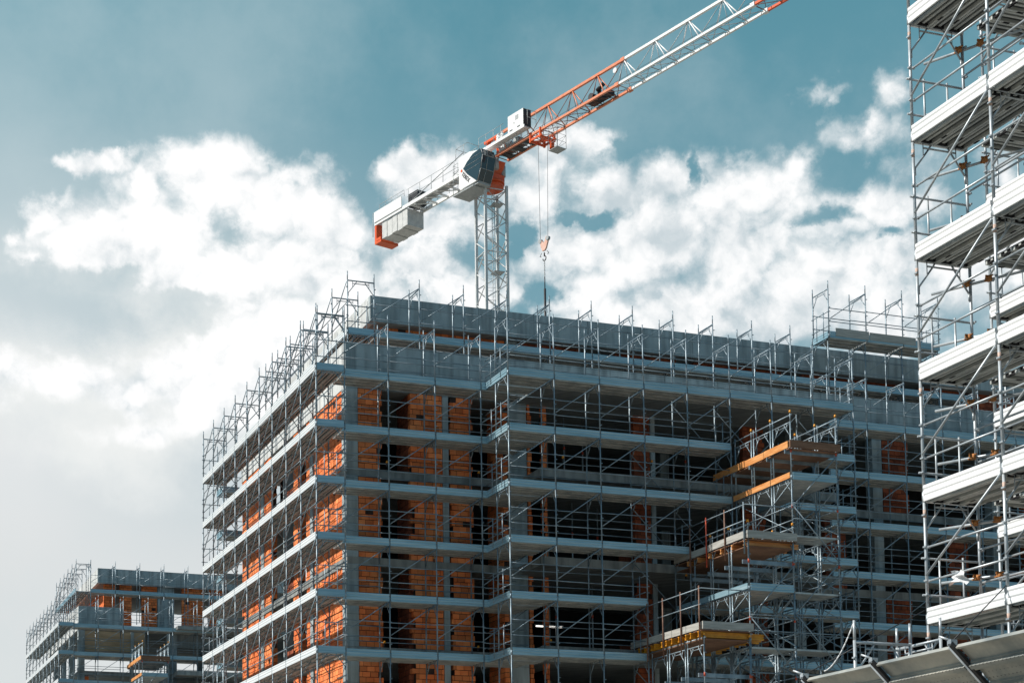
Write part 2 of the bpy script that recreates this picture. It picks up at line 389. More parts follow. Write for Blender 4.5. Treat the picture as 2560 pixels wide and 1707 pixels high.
# return scaffold behind the far end of the left facade
scaffold('facade_scaffold', 'scaffold round the far back corner behind the left side wall', (1.2, 17.3), 0, 1, [0, -2, -4, -6, -8], inner=False)

# far building scaffolds
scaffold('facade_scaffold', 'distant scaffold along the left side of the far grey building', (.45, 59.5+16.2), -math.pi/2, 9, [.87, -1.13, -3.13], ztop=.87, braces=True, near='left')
scaffold('facade_scaffold', 'distant scaffold on the front of the far grey building', (1.48, 59.86), 0, 6, [.87, -1.13, -3.13], ztop=.87, ends=(False, False), frames=[1, 2, 3, 4, 5, 6])
scaffold('roof_scaffold', 'distant scaffold along the front of the far building roof storey', (3.11, 62.0), 0, 6, [3.81], ztop=3.81, zbase=1.21, frames=[0, 1, 2, 3, 4, 5], inner=False, ends=(False, False))
scaffold('roof_scaffold', 'distant scaffold going back along the left edge of the far building roof storey', (2.05, 62+1.8*5), -math.pi/2, 5, [3.81], ztop=3.81, zbase=1.21, ends=(False, False), inner=False)

# ------------------------------------------------------------------ casting platforms on shoring towers
def tower(label, x, zl, xw, edge, beams, wood_toe, yf=-5.15):
    """zl: deck level; platform carried 1.2 m above it"""
    root = thing('platform_tower', label, 'shoring tower', (x, yf, GZ), 0, None)
    ys = (0, 1.2, 2.4)
    fm = frame_mesh(STEEL, gusset=True)
    z = zl
    while z > GZ-.2:
        for xx in (0, xw):
            for y in ys: link('frame', fm, root, (xx, y, z-GZ))
        z -= 2
    b = MB()
    for xx in (0, xw):
        for zz in (zl+2.22,): b.tube((xx, -.1, zz-GZ), (xx, 3.6, zz-GZ), .024)
    link('guard_rail', b.mesh('guard_rail', STEEL), root)
    z = zl-1.0
    i = 0
    while z > -12:
        bb = MB(); bb.tube((0, -.04, z-GZ), (xw, -.04, z-GZ), .022); link('ledger', bb.mesh('ledger', STEEL), root)
        bb = MB(); bb.tube((0, -.05, z-GZ+(1.9 if i % 2 else 0)), (xw, -.05, z-GZ+(0 if i % 2 else 1.9)), .02); link('diagonal_brace', bb.mesh('diagonal_brace', STEEL), root)
        bb = MB(); bb.tube((xw+.04, .2, z-GZ), (xw+.04, 3.3, z-GZ+1.6), .02); link('diagonal_brace', bb.mesh('diagonal_brace', STEEL), root)
        z -= 1.9; i += 1
    # working deck with toe boards
    b = MB()
    for i in range(10):
        b.box(.04, .02+i*.345, zl-.06-GZ, xw-.04, .33+i*.345, zl-GZ)
    link('deck', b.mesh('deck', DECKM), root)
    b = MB().prism(TOEP, lambda p, q, t: (t, -.05+p, q+zl-GZ), .03, xw-.03); link('toe_board', b.mesh('toe_board', TOE), root)
    tw = WOOD if wood_toe else TOE
    for a, c in ((.02, 1.16), (1.2, 2.36), (2.4, 3.55)):
        b = MB().box(-.06, a, zl+.0-GZ, -.03, c, zl+.2-GZ); link('toe_board', b.mesh('toe_board', tw), root)
    # caps on the standards
    for xx in (0, xw):
        for y in (0, 1.2, 2.4):
            b = MB().tube((xx, y+.0, zl+2.31-GZ), (xx, y, zl+2.40-GZ), .045, 8, 0, .03); link('end_cap', b.mesh('end_cap', AMB), root)
    # red painted prop collars
    for zz in (zl+.9, zl-1.1, zl-3.1):
        for xx in (0, xw):
            b = MB().tube((xx, 0, zz-GZ), (xx, 0, zz+.14-GZ), .034, 8); link('prop_collar', b.mesh('prop_collar', REDP), root)
    # platform: joists, soffit boards and edge boards
    pz = zl+1.30
    for y in (.15, 1.25, 2.35, 3.4):
        b = MB().bar((-.15, y, pz-.34-GZ), (xw+.15, y, pz-.34-GZ), .06, .14); link('bearer', b.mesh('bearer', STEEL), root)
    ub = {-8: -6.50, -12: -9.80}.get(zl)
    if ub:
        bb = MB(); q = 0
        while q < 4.6:
            bb.box(-.02, q, ub-.03-GZ, xw+.04, q+.28, ub-GZ); q += .29
        link('under_board', bb.mesh('under_board', WOODB), root)
        top = ub + (.25 if zl == -8 else .54)
        for i, y in enumerate((0, 1.2, 2.4, 3.5)):
            bb = MB().tube((-.16, y, ub-.3-GZ), (-.16, y, top+1.25-GZ), .026, 8); link('guard_post', bb.mesh('guard_post', REDP if (i == 2 and zl == -8) else (BROWN if zl == -12 or i % 2 else STEEL)), root)
        bb = MB()
        for h in (.6, 1.15): bb.tube((-.16, -.1, top+h-GZ), (-.16, 4.0, top+h-GZ), .02, 6)
        bb.tube((-.16, -.1, top+1.15-GZ), (xw, -.1, top+1.15-GZ), .02, 6)
        link('guard_rail', bb.mesh('guard_rail', STEEL), root)
    z = zl-2
    while z > -13:                                        # lower lifts: half decks, ledgers and cross braces
        bb = MB()
        for i in range(3): bb.box(.04, .05+i*.345, z-.06-GZ, xw-.04, .36+i*.345, z-GZ)
        link('deck', bb.mesh('deck', DECKM), root)
        for xx in (-.03, xw+.03):
            bb = MB()
            for h in (.5, 1.0): bb.tube((xx, -.1, z+h-GZ), (xx, 3.5, z+h-GZ), .018)
            link('guard_rail', bb.mesh('guard_rail', STEEL), root)
            link('diagonal_brace', MB().tube((xx, 0, z+.1-GZ), (xx, 3.4, z+1.85-GZ), .018).mesh('diagonal_brace', STEEL), root)
            link('diagonal_brace', MB().tube((xx*1.01, 3.4, z+.1-GZ), (xx*1.01, 0, z+1.85-GZ), .018).mesh('diagonal_brace', STEEL), root)
        bb = MB()
        for h in (.55, 1.1): bb.tube((0, -.06, z+h-GZ), (xw, -.06, z+h-GZ), .018)
        link('guard_rail', bb.mesh('guard_rail', STEEL), root)
        z -= 2
    return root, pz
def platform(label, x, xw, pz, edge_l, edge_f, board, yf=-5.15):
    r = R; t = thing('casting_platform', label, 'work platform', (x, yf, pz-.25))
    y = .0
    k = 0
    while y < 4.7:                                   # left edge boards, slightly uneven
        w = r.uniform(.9, 1.5); e = min(y+w, 4.8); dz = r.uniform(-.02, .02)
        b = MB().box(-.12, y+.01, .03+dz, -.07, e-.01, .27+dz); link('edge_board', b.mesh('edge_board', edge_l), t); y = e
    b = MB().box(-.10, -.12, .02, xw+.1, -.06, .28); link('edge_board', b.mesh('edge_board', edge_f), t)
    b = MB()
    yy = -.05
    while yy < 4.7:
        b.box(-.05-r.uniform(0, .06), yy, -.03, xw+.08+r.uniform(0, .1), yy+.27, 0); yy += .28
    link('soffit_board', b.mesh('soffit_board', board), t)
    return t
T1, p1 = tower('right hand tall shoring tower carrying the sunlit orange platform', 15.72, -4, 1.85, 0, 0, True)
T2, p2 = tower('middle shoring tower carrying the grey edged platform', 13.92, -8, 1.78, 0, 0, False)
T3, p3 = tower('left hand lowest shoring tower under the row of yellow beams', 12.10, -12, 1.78, 0, 0, False)
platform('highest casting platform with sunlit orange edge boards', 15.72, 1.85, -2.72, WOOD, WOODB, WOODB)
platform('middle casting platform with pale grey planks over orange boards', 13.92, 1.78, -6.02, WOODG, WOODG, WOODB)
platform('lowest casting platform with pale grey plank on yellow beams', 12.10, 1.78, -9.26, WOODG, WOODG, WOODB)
tower('distant shoring tower in front of the far grey building', 5.45, -3.13, 1.8, 0, 0, True, 55.0)
platform('distant casting platform on the tower before the far grey building', 5.45, 1.8, -1.80, WOOD, WOODB, WOODB, 55.0)
for i in range(11):                                   # yellow H beams under the lowest platform
    b = MB(); L = 2.45+R.uniform(-.12, .25); w = .08
    b.box(-.2, -w/2, 0, L, w/2, .045); b.box(-.19, -.016, .046, L-.01, .016, .154); b.box(-.2, -w/2, .155, L, w/2, .2)
    thing('timber_joist', 'short yellow timber beam in the row under the lowest platform', 'formwork beam', (12.08+R.uniform(-.04, .04), -5.08+i*.40+R.uniform(-.05, .05), -9.76), R.uniform(-.02, .02), 'yellow timber beams under the lowest platform', b.mesh('timber_joist', YEL))
for i in range(6):
    b = MB(); b.box(-.1, -.04, 0, 2.1, .04, .045); b.box(-.1, -.016, .046, 2.1, .016, .13); b.box(-.1, -.04, .131, 2.1, .04, .17)
    thing('timber_joist', 'short orange timber beam in the row under the middle platform', 'formwork beam', (13.9+R.uniform(-.05, .05), -5.0+i*.72, -6.48), R.uniform(-.02, .02), 'orange timber beams under the middle platform', b.mesh('timber_joist', WOOD))

# ------------------------------------------------------------------ near scaffold on the right
AX, AY, AZ = .09, -31.3, -6.23
LA = [AZ+4, AZ+2] + [AZ-2*i for i in range(0, 5)]
NA = scaffold('near_scaffold', 'biggest and nearest scaffold, bright steel with white toe boards, standing behind the protective fan', (AX, AY), -math.pi/2, 3, [AZ+4, AZ+2, AZ, AZ-2, AZ-4, AZ-6, AZ-8], near=True, ztop=AZ+4, ends=(True, False), zbase=GZ)
NB = scaffold('near_scaffold', 'second bright steel scaffold just behind the inner side of the nearest scaffold', (3.12, -29.5), -math.pi/2, 3, [AZ+4, AZ+2, AZ, AZ-2, AZ-4, AZ-6, AZ-8], near=True, ztop=AZ+4, ends=(True, False), inner=False)
NC = scaffold('near_scaffold', 'short linking decks between the nearest scaffold and the second one behind it', (1.2, -32.55), 0, 1, [AZ+4-.02, AZ+2-.02, AZ-.02, AZ-2.02, AZ-4.02, AZ-6.02], near=True, ztop=AZ+4, inner=False, frames=[1], ends=(False, False), braces=False)
# rusty couplers and stub tubes tying the frames of the near scaffolds
for z in [AZ+4-2*i for i in range(8)]:
    for dz in (-.35, -1.25):
        yy = AY+.05
        b = MB().tube((1.14, yy+.25, 0), (1.50, yy-.35 + .9, 0), .024, 8)
        b = MB(); b.tube((0, -.55, 0), (0, 1.05, 0), .024, 8)
        o = link('tie_tube', b.mesh('tie_tube', STEEL_N), NA, (0, 0, 0)); o.location = (-.05, .98, z+dz-GZ)
        o.rotation_euler = (0, 0, math.radians(-60))
        for q in ((.02, .96), (.33, 1.14)):
            c = MB(); c.box(q[0]-.034, q[1]-.03, z+dz-.03-GZ, q[0]+.034, q[1]+.03, z+dz+.03-GZ); c.tube((q[0]+.03, q[1], z+dz-.045-GZ), (q[0]+.03, q[1], z+dz+.045-GZ), .033, 6); c.box(q[0]-.02, q[1]-.055, z+dz+.02-GZ, q[0], q[1]+.02, z+dz+.06-GZ); c.tube((q[0]-.05, q[1]-.04, z+dz-.02-GZ), (q[0]-.05, q[1]+.05, z+dz-.02-GZ), .016, 6)
            c.tube((q[0]-.08, q[1], z+dz+.03-GZ), (q[0]+.1, q[1], z+dz+.03-GZ), .014, 6)
            link('coupler', c.mesh('coupler', RUST), NA)
# rusty bands on the outer standards
for k in (0, 1):
    for z in [AZ+4-2*i for i in range(7)]:
        c = MB().tube((k*BAY, 0, z-.32-GZ), (k*BAY, 0, z-.19-GZ), .0262, 10); link('rust_band', c.mesh('rust_band', PINK), NA)
# lower stub frames beside it
fmn = frame_mesh(STEEL_N, n=10)
LS = thing('stub_scaffold', 'low scaffold frames rising behind the left end of the protective fan', 'scaffold', (-1.28, -31.25, GZ))
for z in (-16.6, -18.6):
    o = link('frame', fmn, LS, (0, 0, z-GZ), -math.pi/2)
    o = link('frame', fmn, LS, (1.15, .45, z-GZ), math.pi)
LS2 = MB().tube((0, 0, 0), (0, 0, 1), .02)

# protective fan (inclined steel planks) above the footway
FANO, FANI = Vector((-1.5, 0, -15.07)), Vector((.06, 0, -16.52))
fan = thing('protection_fan', 'inclined protective fan of perforated steel planks below the nearest scaffold', 'protective fan', (0, 0, GZ))
fdv = (FANI-FANO); flen = fdv.length; fdv.normalize(); fn = Vector((0, 1, 0)).cross(fdv).normalized()
if fn.z > 0: fn = -fn                                   # fn points down to the street
perf = mat('perforated_steel', (.30, .32, .31), (.62, .60, .53), .32, .35, 1.4)
def fanmat():
    m = perf; nt = m.node_tree; L = nt.links; b = nt.nodes['Principled BSDF']
    geo = N(nt, 'ShaderNodeNewGeometry'); vo = N(nt, 'ShaderNodeTexVoronoi'); vo.inputs['Scale'].default_value = 13; vo.inputs['Randomness'].default_value = 0
    L.new(geo.outputs['Position'], vo.inputs['Vector'])
    r = N(nt, 'ShaderNodeMapRange'); L.new(vo.outputs['Distance'], r.inputs['Value']); r.inputs['From Min'].default_value = .16; r.inputs['From Max'].default_value = .22
    bp = N(nt, 'ShaderNodeBump'); bp.inputs['Strength'].default_value = .5; bp.inputs['Distance'].default_value = .01; L.new(r.outputs[0], bp.inputs['Height']); L.new(bp.outputs[0], b.inputs['Normal'])
    hs = N(nt, 'ShaderNodeHueSaturation'); src = b.inputs['Base Color'].links[0].from_socket; L.new(src, hs.inputs['Color'])
    r2 = N(nt, 'ShaderNodeMapRange'); L.new(r.outputs[0], r2.inputs['Value']); r2.inputs['To Min'].default_value = .45; r2.inputs['To Max'].default_value = 1
    L.new(r2.outputs[0], hs.inputs['Value']); L.new(hs.outputs[0], b.inputs['Base Color'])
fanmat()
npk = 5; pwid = flen/npk
seams = [-30.28, -32.05, -33.82, -35.6, -37.4, -39.2]
for ya, yb in zip(seams, seams[1:]):
    for i in range(npk):
        b = MB(); s0 = i*pwid+.012; s1 = (i+1)*pwid-.012
        def pt(s, n, y): q = FANO + fdv*s + fn*n; return (q.x, y, q.z-GZ)
        prof = [(s0, 0), (s0, .07), (s0+.03, .07), (s0+.035, .01), (s1-.10, .012), (s1-.09, .045), (s1-.07, .045), (s1-.065, .11), (s1, .11), (s1, 0)]
        b.prism(prof, lambda p, q, t: pt(p, q, t), ya-.05, yb+.05)
        b.m = [0]*len(b.m)
        link('fan_plank', b.mesh('fan_plank', perf), fan)
for y in seams:
    b = MB(); a = FANO+fn*.05; c = FANI+fn*.05
    b.bar((a.x-.05, y, a.z+.05-GZ), (c.x, y, c.z-GZ), .07, .05); 
    link('bracket', b.mesh('bracket', BLACK), fan)
    b = MB(); b.tube((a.x-.03, y+.05, a.z+.0-GZ), (c.x, y+.05, c.z-.03-GZ), .018, 8)
    b.tube((a.x+.02, y-.03, a.z+.06-GZ), (a.x-.14, y+.12, a.z+.16-GZ), .016, 8); b.box(a.x-.06, y-.03, a.z+.02-GZ, a.x+.05, y+.05, a.z+.10-GZ)
    link('bracket_tube', b.mesh('bracket_tube', STEEL_N), fan)
# stay rods of the fan
for (p, q, r) in (((-1.5, -30.3, -15.0), (.06, -31.28, -14.05), .009), ((-1.5, -33.8, -15.0), (.06, -33.1, -14.0), .009)):
    b = MB().tube((p[0], p[1], p[2]-GZ), (q[0], q[1], q[2]-GZ), r, 8); link('stay_rod', b.mesh('stay_rod', BLACK), fan)
b = MB(); pts = []
for i in range(11):
    t = i/10; pts.append((-1.48+1.0*t*.2, -30.65+.0*t, -15.03+.75*t**1.7-GZ)) 
pts = [(-1.5+.22*t, -30.75-.5*t, -15.03+.73*(t**1.7)-GZ) for t in [i/10 for i in range(11)]]
b.path(pts, .010, 6); link('loose_cable', b.mesh('loose_cable', SHEET), fan)

# things resting on the near scaffold
def pallet_blocks(label, loc, rz, nx, ny, nz, mt):
    t = thing('block_stack', label, 'stack of bricks', loc, rz)
    for k in range(nz):
        b = MB()
        for i in range(nx):
            for j in range(ny):
                b.box(i*.26, j*.26, k*.2+.005, i*.26+.25, j*.26+.25, k*.2+.195)
        link('block_course', b.mesh('block_course', mt), t)
    return t
pallet_blocks('low stack of pale orange blocks on a deck of the nearest scaffold', (.22, -32.7, AZ-8+.005), 0, 3, 4, 1, mat('pale_clay_block', (.75, .38, .24), (.85, .50, .35), .8, 0, 3, .2))
b = MB()
n = 7
for i in range(n+1):
    for j in range(n+1):
        u, v = i/n, j/n
        b.v.append((-.02+.05*math.sin(5*u+3*v)+.03*math.sin(11*v), -.34*u+.02*math.sin(7*v), -.24*v*(1-.3*math.sin(3*u))-.05*u+.012*math.sin(9*u)))
for i in range(n):
    for j in range(n):
        a = i*(n+1)+j; b.f.append([a, a+n+1, a+n+2, a+1]); b.m.append(0); b.sm.append(True)
thing('plastic_sheet', 'crumpled white plastic sheet hanging on the guard rail of the nearest scaffold', 'plastic sheet', (.12, -31.85, AZ-7.30), 0, None, b.mesh('plastic_sheet', SHEET))

# ------------------------------------------------------------------ small site things
CAPS = [((9.3, -.43, -2.55), 'amber warning lamp on the balcony edge nearest the jut corner, below the top decks'), ((12.95, -.43, -2.4), 'amber warning lamp in front of the brick pier on the balcony edge'),
        ((3.13, 1.36, -2.75), 'amber warning lamp beside the first brick panel, second deck down'), ((6.75, 1.36, -2.85), 'amber warning lamp at the dark opening right of the brick bays, second deck down'),
        ((4.95, 1.36, -6.15), 'amber warning lamp over the middle brick bay, fourth deck down'), ((2.98, 1.36, -9.35), 'amber warning lamp at the foot of the first brick panel, fifth deck down'),
        ((6.65, 1.36, -9.35), 'amber warning lamp by the lower dark opening right of the brick bays'), ((14.3, -.43, -6.6), 'amber warning lamp on a standard left of the middle platform'),
        ((8.7, -.43, -9.3), 'amber warning lamp at the left end of the lowest visible balcony')]
for p, lb in CAPS:
    b = MB(); b.tube((0, -.03, -.03), (0, -.03, .03), .05, 10, 0, .035); b.box(-.02, -.02, -.14, .02, .02, -.03, 1)
    t = thing('warning_lamp', lb, 'lamp', p, 0, None); link('lens', MB().tube((0, -.03, -.035), (0, -.03, .045), .052, 10, 0, .03).mesh('lens', AMB), t)
    link('bracket', MB().box(-.018, -.02, -.16, .018, .03, -.036).mesh('bracket', BLACK), t)

# ------------------------------------------------------------------ tower crane
CM = Vector((29.95, 50.83, 0)); PH = .282
CD = Vector((math.sin(PH), -math.cos(PH), 0)); CN = Vector((math.cos(PH), math.sin(PH), 0))
crane = thing('tower_crane', 'white and orange flat top tower crane rising behind the main building', 'crane', (CM.x, CM.y, GZ))
def cl(s, n, z): q = CD*s + CN*n; return (q.x, q.y, z-GZ)     # crane-local coordinates
def cpart(mb, nm, m, parent=None): return link(nm, mb.mesh(nm, m), parent or crane)
def sbox(b, s0, n0, z0, s1, n1, z1, m=0):
    return b.hexa([cl(s0,n0,z0), cl(s1,n0,z0), cl(s1,n1,z0), cl(s0,n1,z0), cl(s0,n0,z1), cl(s1,n0,z1), cl(s1,n1,z1), cl(s0,n1,z1)], m)
MT = 32.45; A = .83
b = MB()
for sx in (-1, 1):
    for sy in (-1, 1): b.box(sx*A-.09, sy*A-.09, 0, sx*A+.09, sy*A+.09, MT-GZ)
cpart(b, 'mast_leg', MPAINT)
b = MB(); z = MT-GZ-.3; i = 0; ph = 1.15
while z > 1:
    z2 = z-ph
    for (p, q) in (((-A,-A),(A,-A)), ((A,-A),(A,A)), ((A,A),(-A,A)), ((-A,A),(-A,-A))):
        f, g = (p, q) if i % 2 else (q, p)
        b.tube((f[0], f[1], z), (g[0], g[1], z2), .042, 6)
        if i % 4 == 0: b.tube((p[0], p[1], z), (q[0], q[1], z), .04, 6)
    if i % 4 == 0: b.tube((-A,-A,z), (A,A,z), .03, 6)
    z = z2; i += 1
cpart(b, 'mast_lattice', MPAINT)
b = MB()
for y in (-.2, .2): b.tube((.15, y, 0), (.15, y, MT-GZ-.2), .022, 5)
z = .3
while z < MT-GZ-.3: b.tube((.15,-.2,z), (.15,.2,z), .014, 4); z += .3
z = 20
while z < MT-GZ-.5:                                            # hoops
    pts = [(.15-.65*math.sin(t)*1.0, -.33*math.cos(t), z) for t in [math.pi*k/8 for k in range(9)]]; b.path(pts, .012, 4); z += .9
cpart(b, 'ladder', GPAINT)
for zz in (26.2, 31.2):
    cpart(MB().box(-.1, -.7, zz-GZ, .7, .1, zz-GZ+.03), 'rest_platform', GPAINT)
# slewing unit
b = MB(); b.tube(cl(0,0,MT), cl(0,0,MT+.28), .92, 24); b.tube(cl(0,0,MT+.28), cl(0,0,MT+.42), .98, 24); cpart(b, 'slewing_ring', OPAINT)
b = MB()
sbox(b, -.85,-.6,MT+.42, .8,.6,MT+.85)
b.hexa([cl(-.7,-.5,MT+.85), cl(.55,-.5,MT+.85), cl(.55,.5,MT+.85), cl(-.7,.5,MT+.85), cl(-.6,-.55,34.2), cl(1.0,-.55,34.2), cl(1.0,.55,34.2), cl(-.6,.55,34.2)])
b.bar(cl(-.4,-.55,34.2), cl(-.1,0,36.1), .14, .14); b.bar(cl(1.5,-.55,34.2), cl(.6,0,36.1), .14, .14); b.bar(cl(-.4,.55,34.2), cl(-.1,0,36.1), .14, .14); b.bar(cl(1.5,.55,34.2), cl(.6,0,36.1), .14, .14)
b.bar(cl(-.6,0,36.1), cl(1.0,0,36.1), .2, .2)
cpart(b, 'turret', OPAINT)
b = MB()
for s, n in ((.6, .62), (1.3, -.62)): b.tube(cl(s, n, 33.3), cl(s, n, 34.1), .2, 12)
cpart(b, 'slewing_motor', GPAINT)
# jib : flat top lattice, triangular section
ZB, ZT, HW = 34.29, 36.156, .585
def chord(s0, s1, n, z, r, m, nm):
    b = MB()
    b.bar(cl(s0, n, z), cl(s1, n, z), 2*r, 2*r); cpart(b, nm, m)
J0, J1 = 13.35, 24.6
segs = [(1.2, J0, JIBO, 2.45), (J0, J1, WPAINT, 2.8), (J1, J1+2.8, OPAINT, 2.8), (J1+2.8, 42, WPAINT, 2.8)]
for (a, c, m, st) in segs:
    chord(max(a, .2), c, 0, ZT, .085, m, 'top_chord'); chord(a, c, -HW, ZB, .075, m, 'bottom_chord'); chord(a, c, HW, ZB, .075, m, 'bottom_chord')
    n = max(1, round((c-a)/st)); st = (c-a)/n; b = MB(); b2 = MB()
    for i in range(n):
        s = a+i*st
        b = MB(); b2 = b
        for w in (-HW, HW):
            b.tube(cl(s+.05, 0, ZT-.05), cl(s+st/2, w, ZB), .042, 6); b2.tube(cl(s+st-.05, 0, ZT-.05), cl(s+st/2, w, ZB), .024, 6)
            b2.tube(cl(s+.02, 0, ZT-.05), cl(s+.02, w, ZB), .02, 5)
        b2.tube(cl(s+st/2, -HW, ZB), cl(s+st/2, HW, ZB), .03, 6); b2.tube(cl(s, -HW, ZB), cl(s, HW, ZB), .03, 6)
        b2.tube(cl(s, -HW, ZB), cl(s+st/2, HW, ZB), .022, 5); b2.tube(cl(s+st/2, -HW, ZB), cl(s+st, HW, ZB), .022, 5)
        hv = 0
        for fi, f in enumerate(b.f):                       # thick diagonals in the chord colour, thin lacing grey
            b.m[fi] = 0 if (fi//8 < 1 or 20 <= fi < 29) else 1
        cpart(b, 'jib_lattice', [m, GPAINT if m is WPAINT else DKO])
    for w, z in ((0, ZT), (-HW, ZB), (HW, ZB)):
        b = MB(); b.bar(cl(c-.16, w, z), cl(c+.16, w, z), .24, .24); cpart(b, 'jib_joint', m)
b = MB(); b.tube(cl(3, .0, 34.95), cl(42, .0, 34.95), .011, 5); b.tube(cl(3, .1, 34.6), cl(42, .1, 34.6), .011, 5); b.tube(cl(6, 0, ZB-.18), cl(42, 0, ZB-.14), .011, 5); cpart(b, 'trolley_rope', BLACK)
# trolley winch inside the jib
b = MB(); b.tube(cl(10.6, -.35, 34.75), cl(10.6, .35, 34.75), .22, 14); b.tube(cl(11.0, -.1, 35.05), cl(11.6, -.1, 35.25), .14, 12); sbox(b, 10.2, -.4, 34.4, 11.5, .4, 34.52); sbox(b, 11.7, -.3, 34.35, 12.2, .3, 34.62)
b.tube(cl(10.9, .2, 34.9), cl(10.9, .2, 35.35), .13, 10)
cpart(b, 'trolley_winch', BLACK)
# pulley at the joint
b = MB(); b.tube(cl(12.6, -.06, 35.75), cl(12.6, .06, 35.75), .17, 14); cpart(b, 'rope_pulley', WPAINT)
# machinery deck with cabinet on the left of the jib foot
b = MB(); sbox(b, -.4, -1.15, 34.80, 4.9, -1.08, 35.0); sbox(b, -.4, -1.07, 34.80, 4.9, -.62, 34.84); cpart(b, 'walkway', WPAINT)
b = MB()
for s in (0, .8, 1.6, 2.4): b.tube(cl(s, -1.1, 35), cl(s, -1.1, 35.95), .018, 5)
for z in (35.45, 35.95): b.tube(cl(0, -1.1, z), cl(2.7, -1.1, z), .016, 5)
cpart(b, 'handrail', GPAINT); b = MB()
for s in (4.9,):
    for n in (-1.1, -.3): b.tube(cl(s+.3, n, 34.9), cl(s+.3, n, 35.95), .016, 5)
    b.tube(cl(s+.3, -1.1, 35.95), cl(s+.3, -.3, 35.95), .016, 5); b.tube(cl(s+.3, -1.1, 35.4), cl(s+.3, -.3, 35.4), .016, 5)
cpart(b, 'handrail', GPAINT)
b = MB(); sbox(b, 3.12, -1.06, 35.0, 4.72, -.35, 36.25); cab = cpart(b, 'switch_cabinet', WPAINT)
b = MB(); sbox(b, 3.9, -1.075, 35.72, 4.22, -1.063, 36.02); cpart(b, 'vent_grille', GPAINT, cab)
b = MB(); sbox(b, 3.3, -1.072, 35.1, 3.6, -1.063, 35.17); sbox(b, 4.1, -1.072, 35.1, 4.4, -1.063, 35.17); sbox(b, 3.75, -1.075, 35.5, 3.80, -1.063, 35.6); cpart(b, 'door_handle', BLACK, cab)
b = MB(); sbox(b, 4.722, -1.04, 35.02, 4.76, -.37, 36.22); cpart(b, 'cabinet_side', BLACK, cab)
b = MB()
for s in (1.85, 2.25): b.tube(cl(s, -.85, 34.85), cl(s, -.85, 35.45), .14, 12); b.tube(cl(s, -.85, 35.45), cl(s, -.85, 35.62), .14, 12, 0, .05); 
cpart(b, 'grease_drum', WPAINT)
# hoist winch and beams between the chords near the mast
b = MB(); b.tube(cl(2.0, -.4, 35.0), cl(2.0, .4, 35.0), .28, 16); sbox(b, 1.5, -.5, 34.5, 2.9, .5, 34.62); sbox(b, 3.0, -.45, 34.5, 3.5, .45, 34.9); b.tube(cl(.8,.1,35.1), cl(1.5,.1,35.1), .16, 10); cpart(b, 'hoist_winch', GPAINT)
b = MB()
for s in (1.6, 2.8, 4.0): sbox(b, s, -.5, ZB-.05, s+.5, .5, ZB+.02)
cpart(b, 'deck_plate', BLACK)
# trolley
b = MB()
for s in (5.0, 6.0):
    for n in (-HW, HW):
        b.bar(cl(s, n*1.1, ZB+.15), cl(s, n*1.1, ZB-.55), .16, .12); b.tube(cl(s-.1, n*1.0, ZB-.12), cl(s+.1, n, ZB-.12), .1, 10)
    b.bar(cl(s, -HW*1.2, ZB-.45), cl(s, HW*1.2, ZB-.45), .12, .14)
for n in (-HW, HW): b.bar(cl(4.9, n*1.1, ZB-.4), cl(6.15, n*1.1, ZB-.4), .1, .14)
b.bar(cl(5.0, -HW, ZB-.45), cl(6.0, HW, ZB-.45), .08, .08); b.bar(cl(6.0, -HW, ZB-.45), cl(5.0, HW, ZB-.45), .08, .08)
b.bar(cl(5.9, .5, ZB-.4), cl(5.9, .5, ZB-1.1), .3, .22)
trol = cpart(b, 'trolley', OPAINT)
b = MB(); S0, S1, N0, N1, Z0, Z1 = 6.2, 7.05, -.1, .75, 32.85, 34.75
for s in (S0, S1):
    for n in (N0, N1): b.tube(cl(s, n, Z0), cl(s, n, Z1), .018, 5)
for z in (Z0, 33.3, 33.8, 34.25, Z1):
    q = [cl(S0,N0,z), cl(S1,N0,z), cl(S1,N1,z), cl(S0,N1,z)]; b.path(q+[q[0]], .012, 5)
b.tube(cl(S0,N0,33.3), cl(S1,N0,33.8), .015, 4); b.tube(cl(S0,N1,33.3), cl(S1,N1,33.8), .015, 4); b.tube(cl(S0,N0,33.8), cl(S0,N1,33.3), .015, 4)
sbox(b, S0, N0, Z0-.03, S1, N1, Z0+.01); cpart(b, 'maintenance_basket', GPAINT, trol)
b = MB()
for s, s2 in ((5.05, 5.14), (6.0, 5.9)): b.tube(cl(s, 0, ZB-.45), cl(s2, 0, 26.95), .014, 5)
cpart(b, 'hoist_rope', BLACK)
# counter jib
b = MB()
for n in (-.8, .8): sbox(b, -13.0, n-.07, 34.2, -1.0, n+.07, 34.46)
for i in range(9):
    s = -12.6+i*1.35; sbox(b, s, -.72, 34.24, s+.1, .72, 34.36)
    if i < 8: b.bar(cl(s+.1, -.72, 34.3), cl(s+1.35, .72, 34.3), .07, .07)
cpart(b, 'counter_jib_beam', WPAINT)
b = MB(); sbox(b, -8.8, -.55, 34.40, -1.6, .15, 34.43); cpart(b, 'walkway', GPAINT)
b = MB()
for n in (-.86, .86):
    if n > 0: cpart(b, 'handrail', GPAINT); b = MB()
    for s in (-8.6, -7.2, -5.8, -4.4, -3.1): b.tube(cl(s, n, 34.46), cl(s, n, 35.55), .022, 5)
    for z in (34.95, 35.55): b.tube(cl(-8.8, n, z), cl(-2.9, n, z), .017, 5)
cpart(b, 'handrail', GPAINT); b = MB()
for n in (-.7, .7): b.tube(cl(-8.7, n, 34.5), cl(-2.6, n*.6, 36.1), .035, 6)
b.tube(cl(-8.7, -.7, 34.5), cl(-8.7, .7, 34.5), .03, 5); cpart(b, 'stay_bar', GPAINT); b = MB()
for s in (-12.4, -11.6, -10.8, -10.0, -9.2): b.tube(cl(s, -.8, 35.2), cl(s, -.8, 35.7), .016, 5)
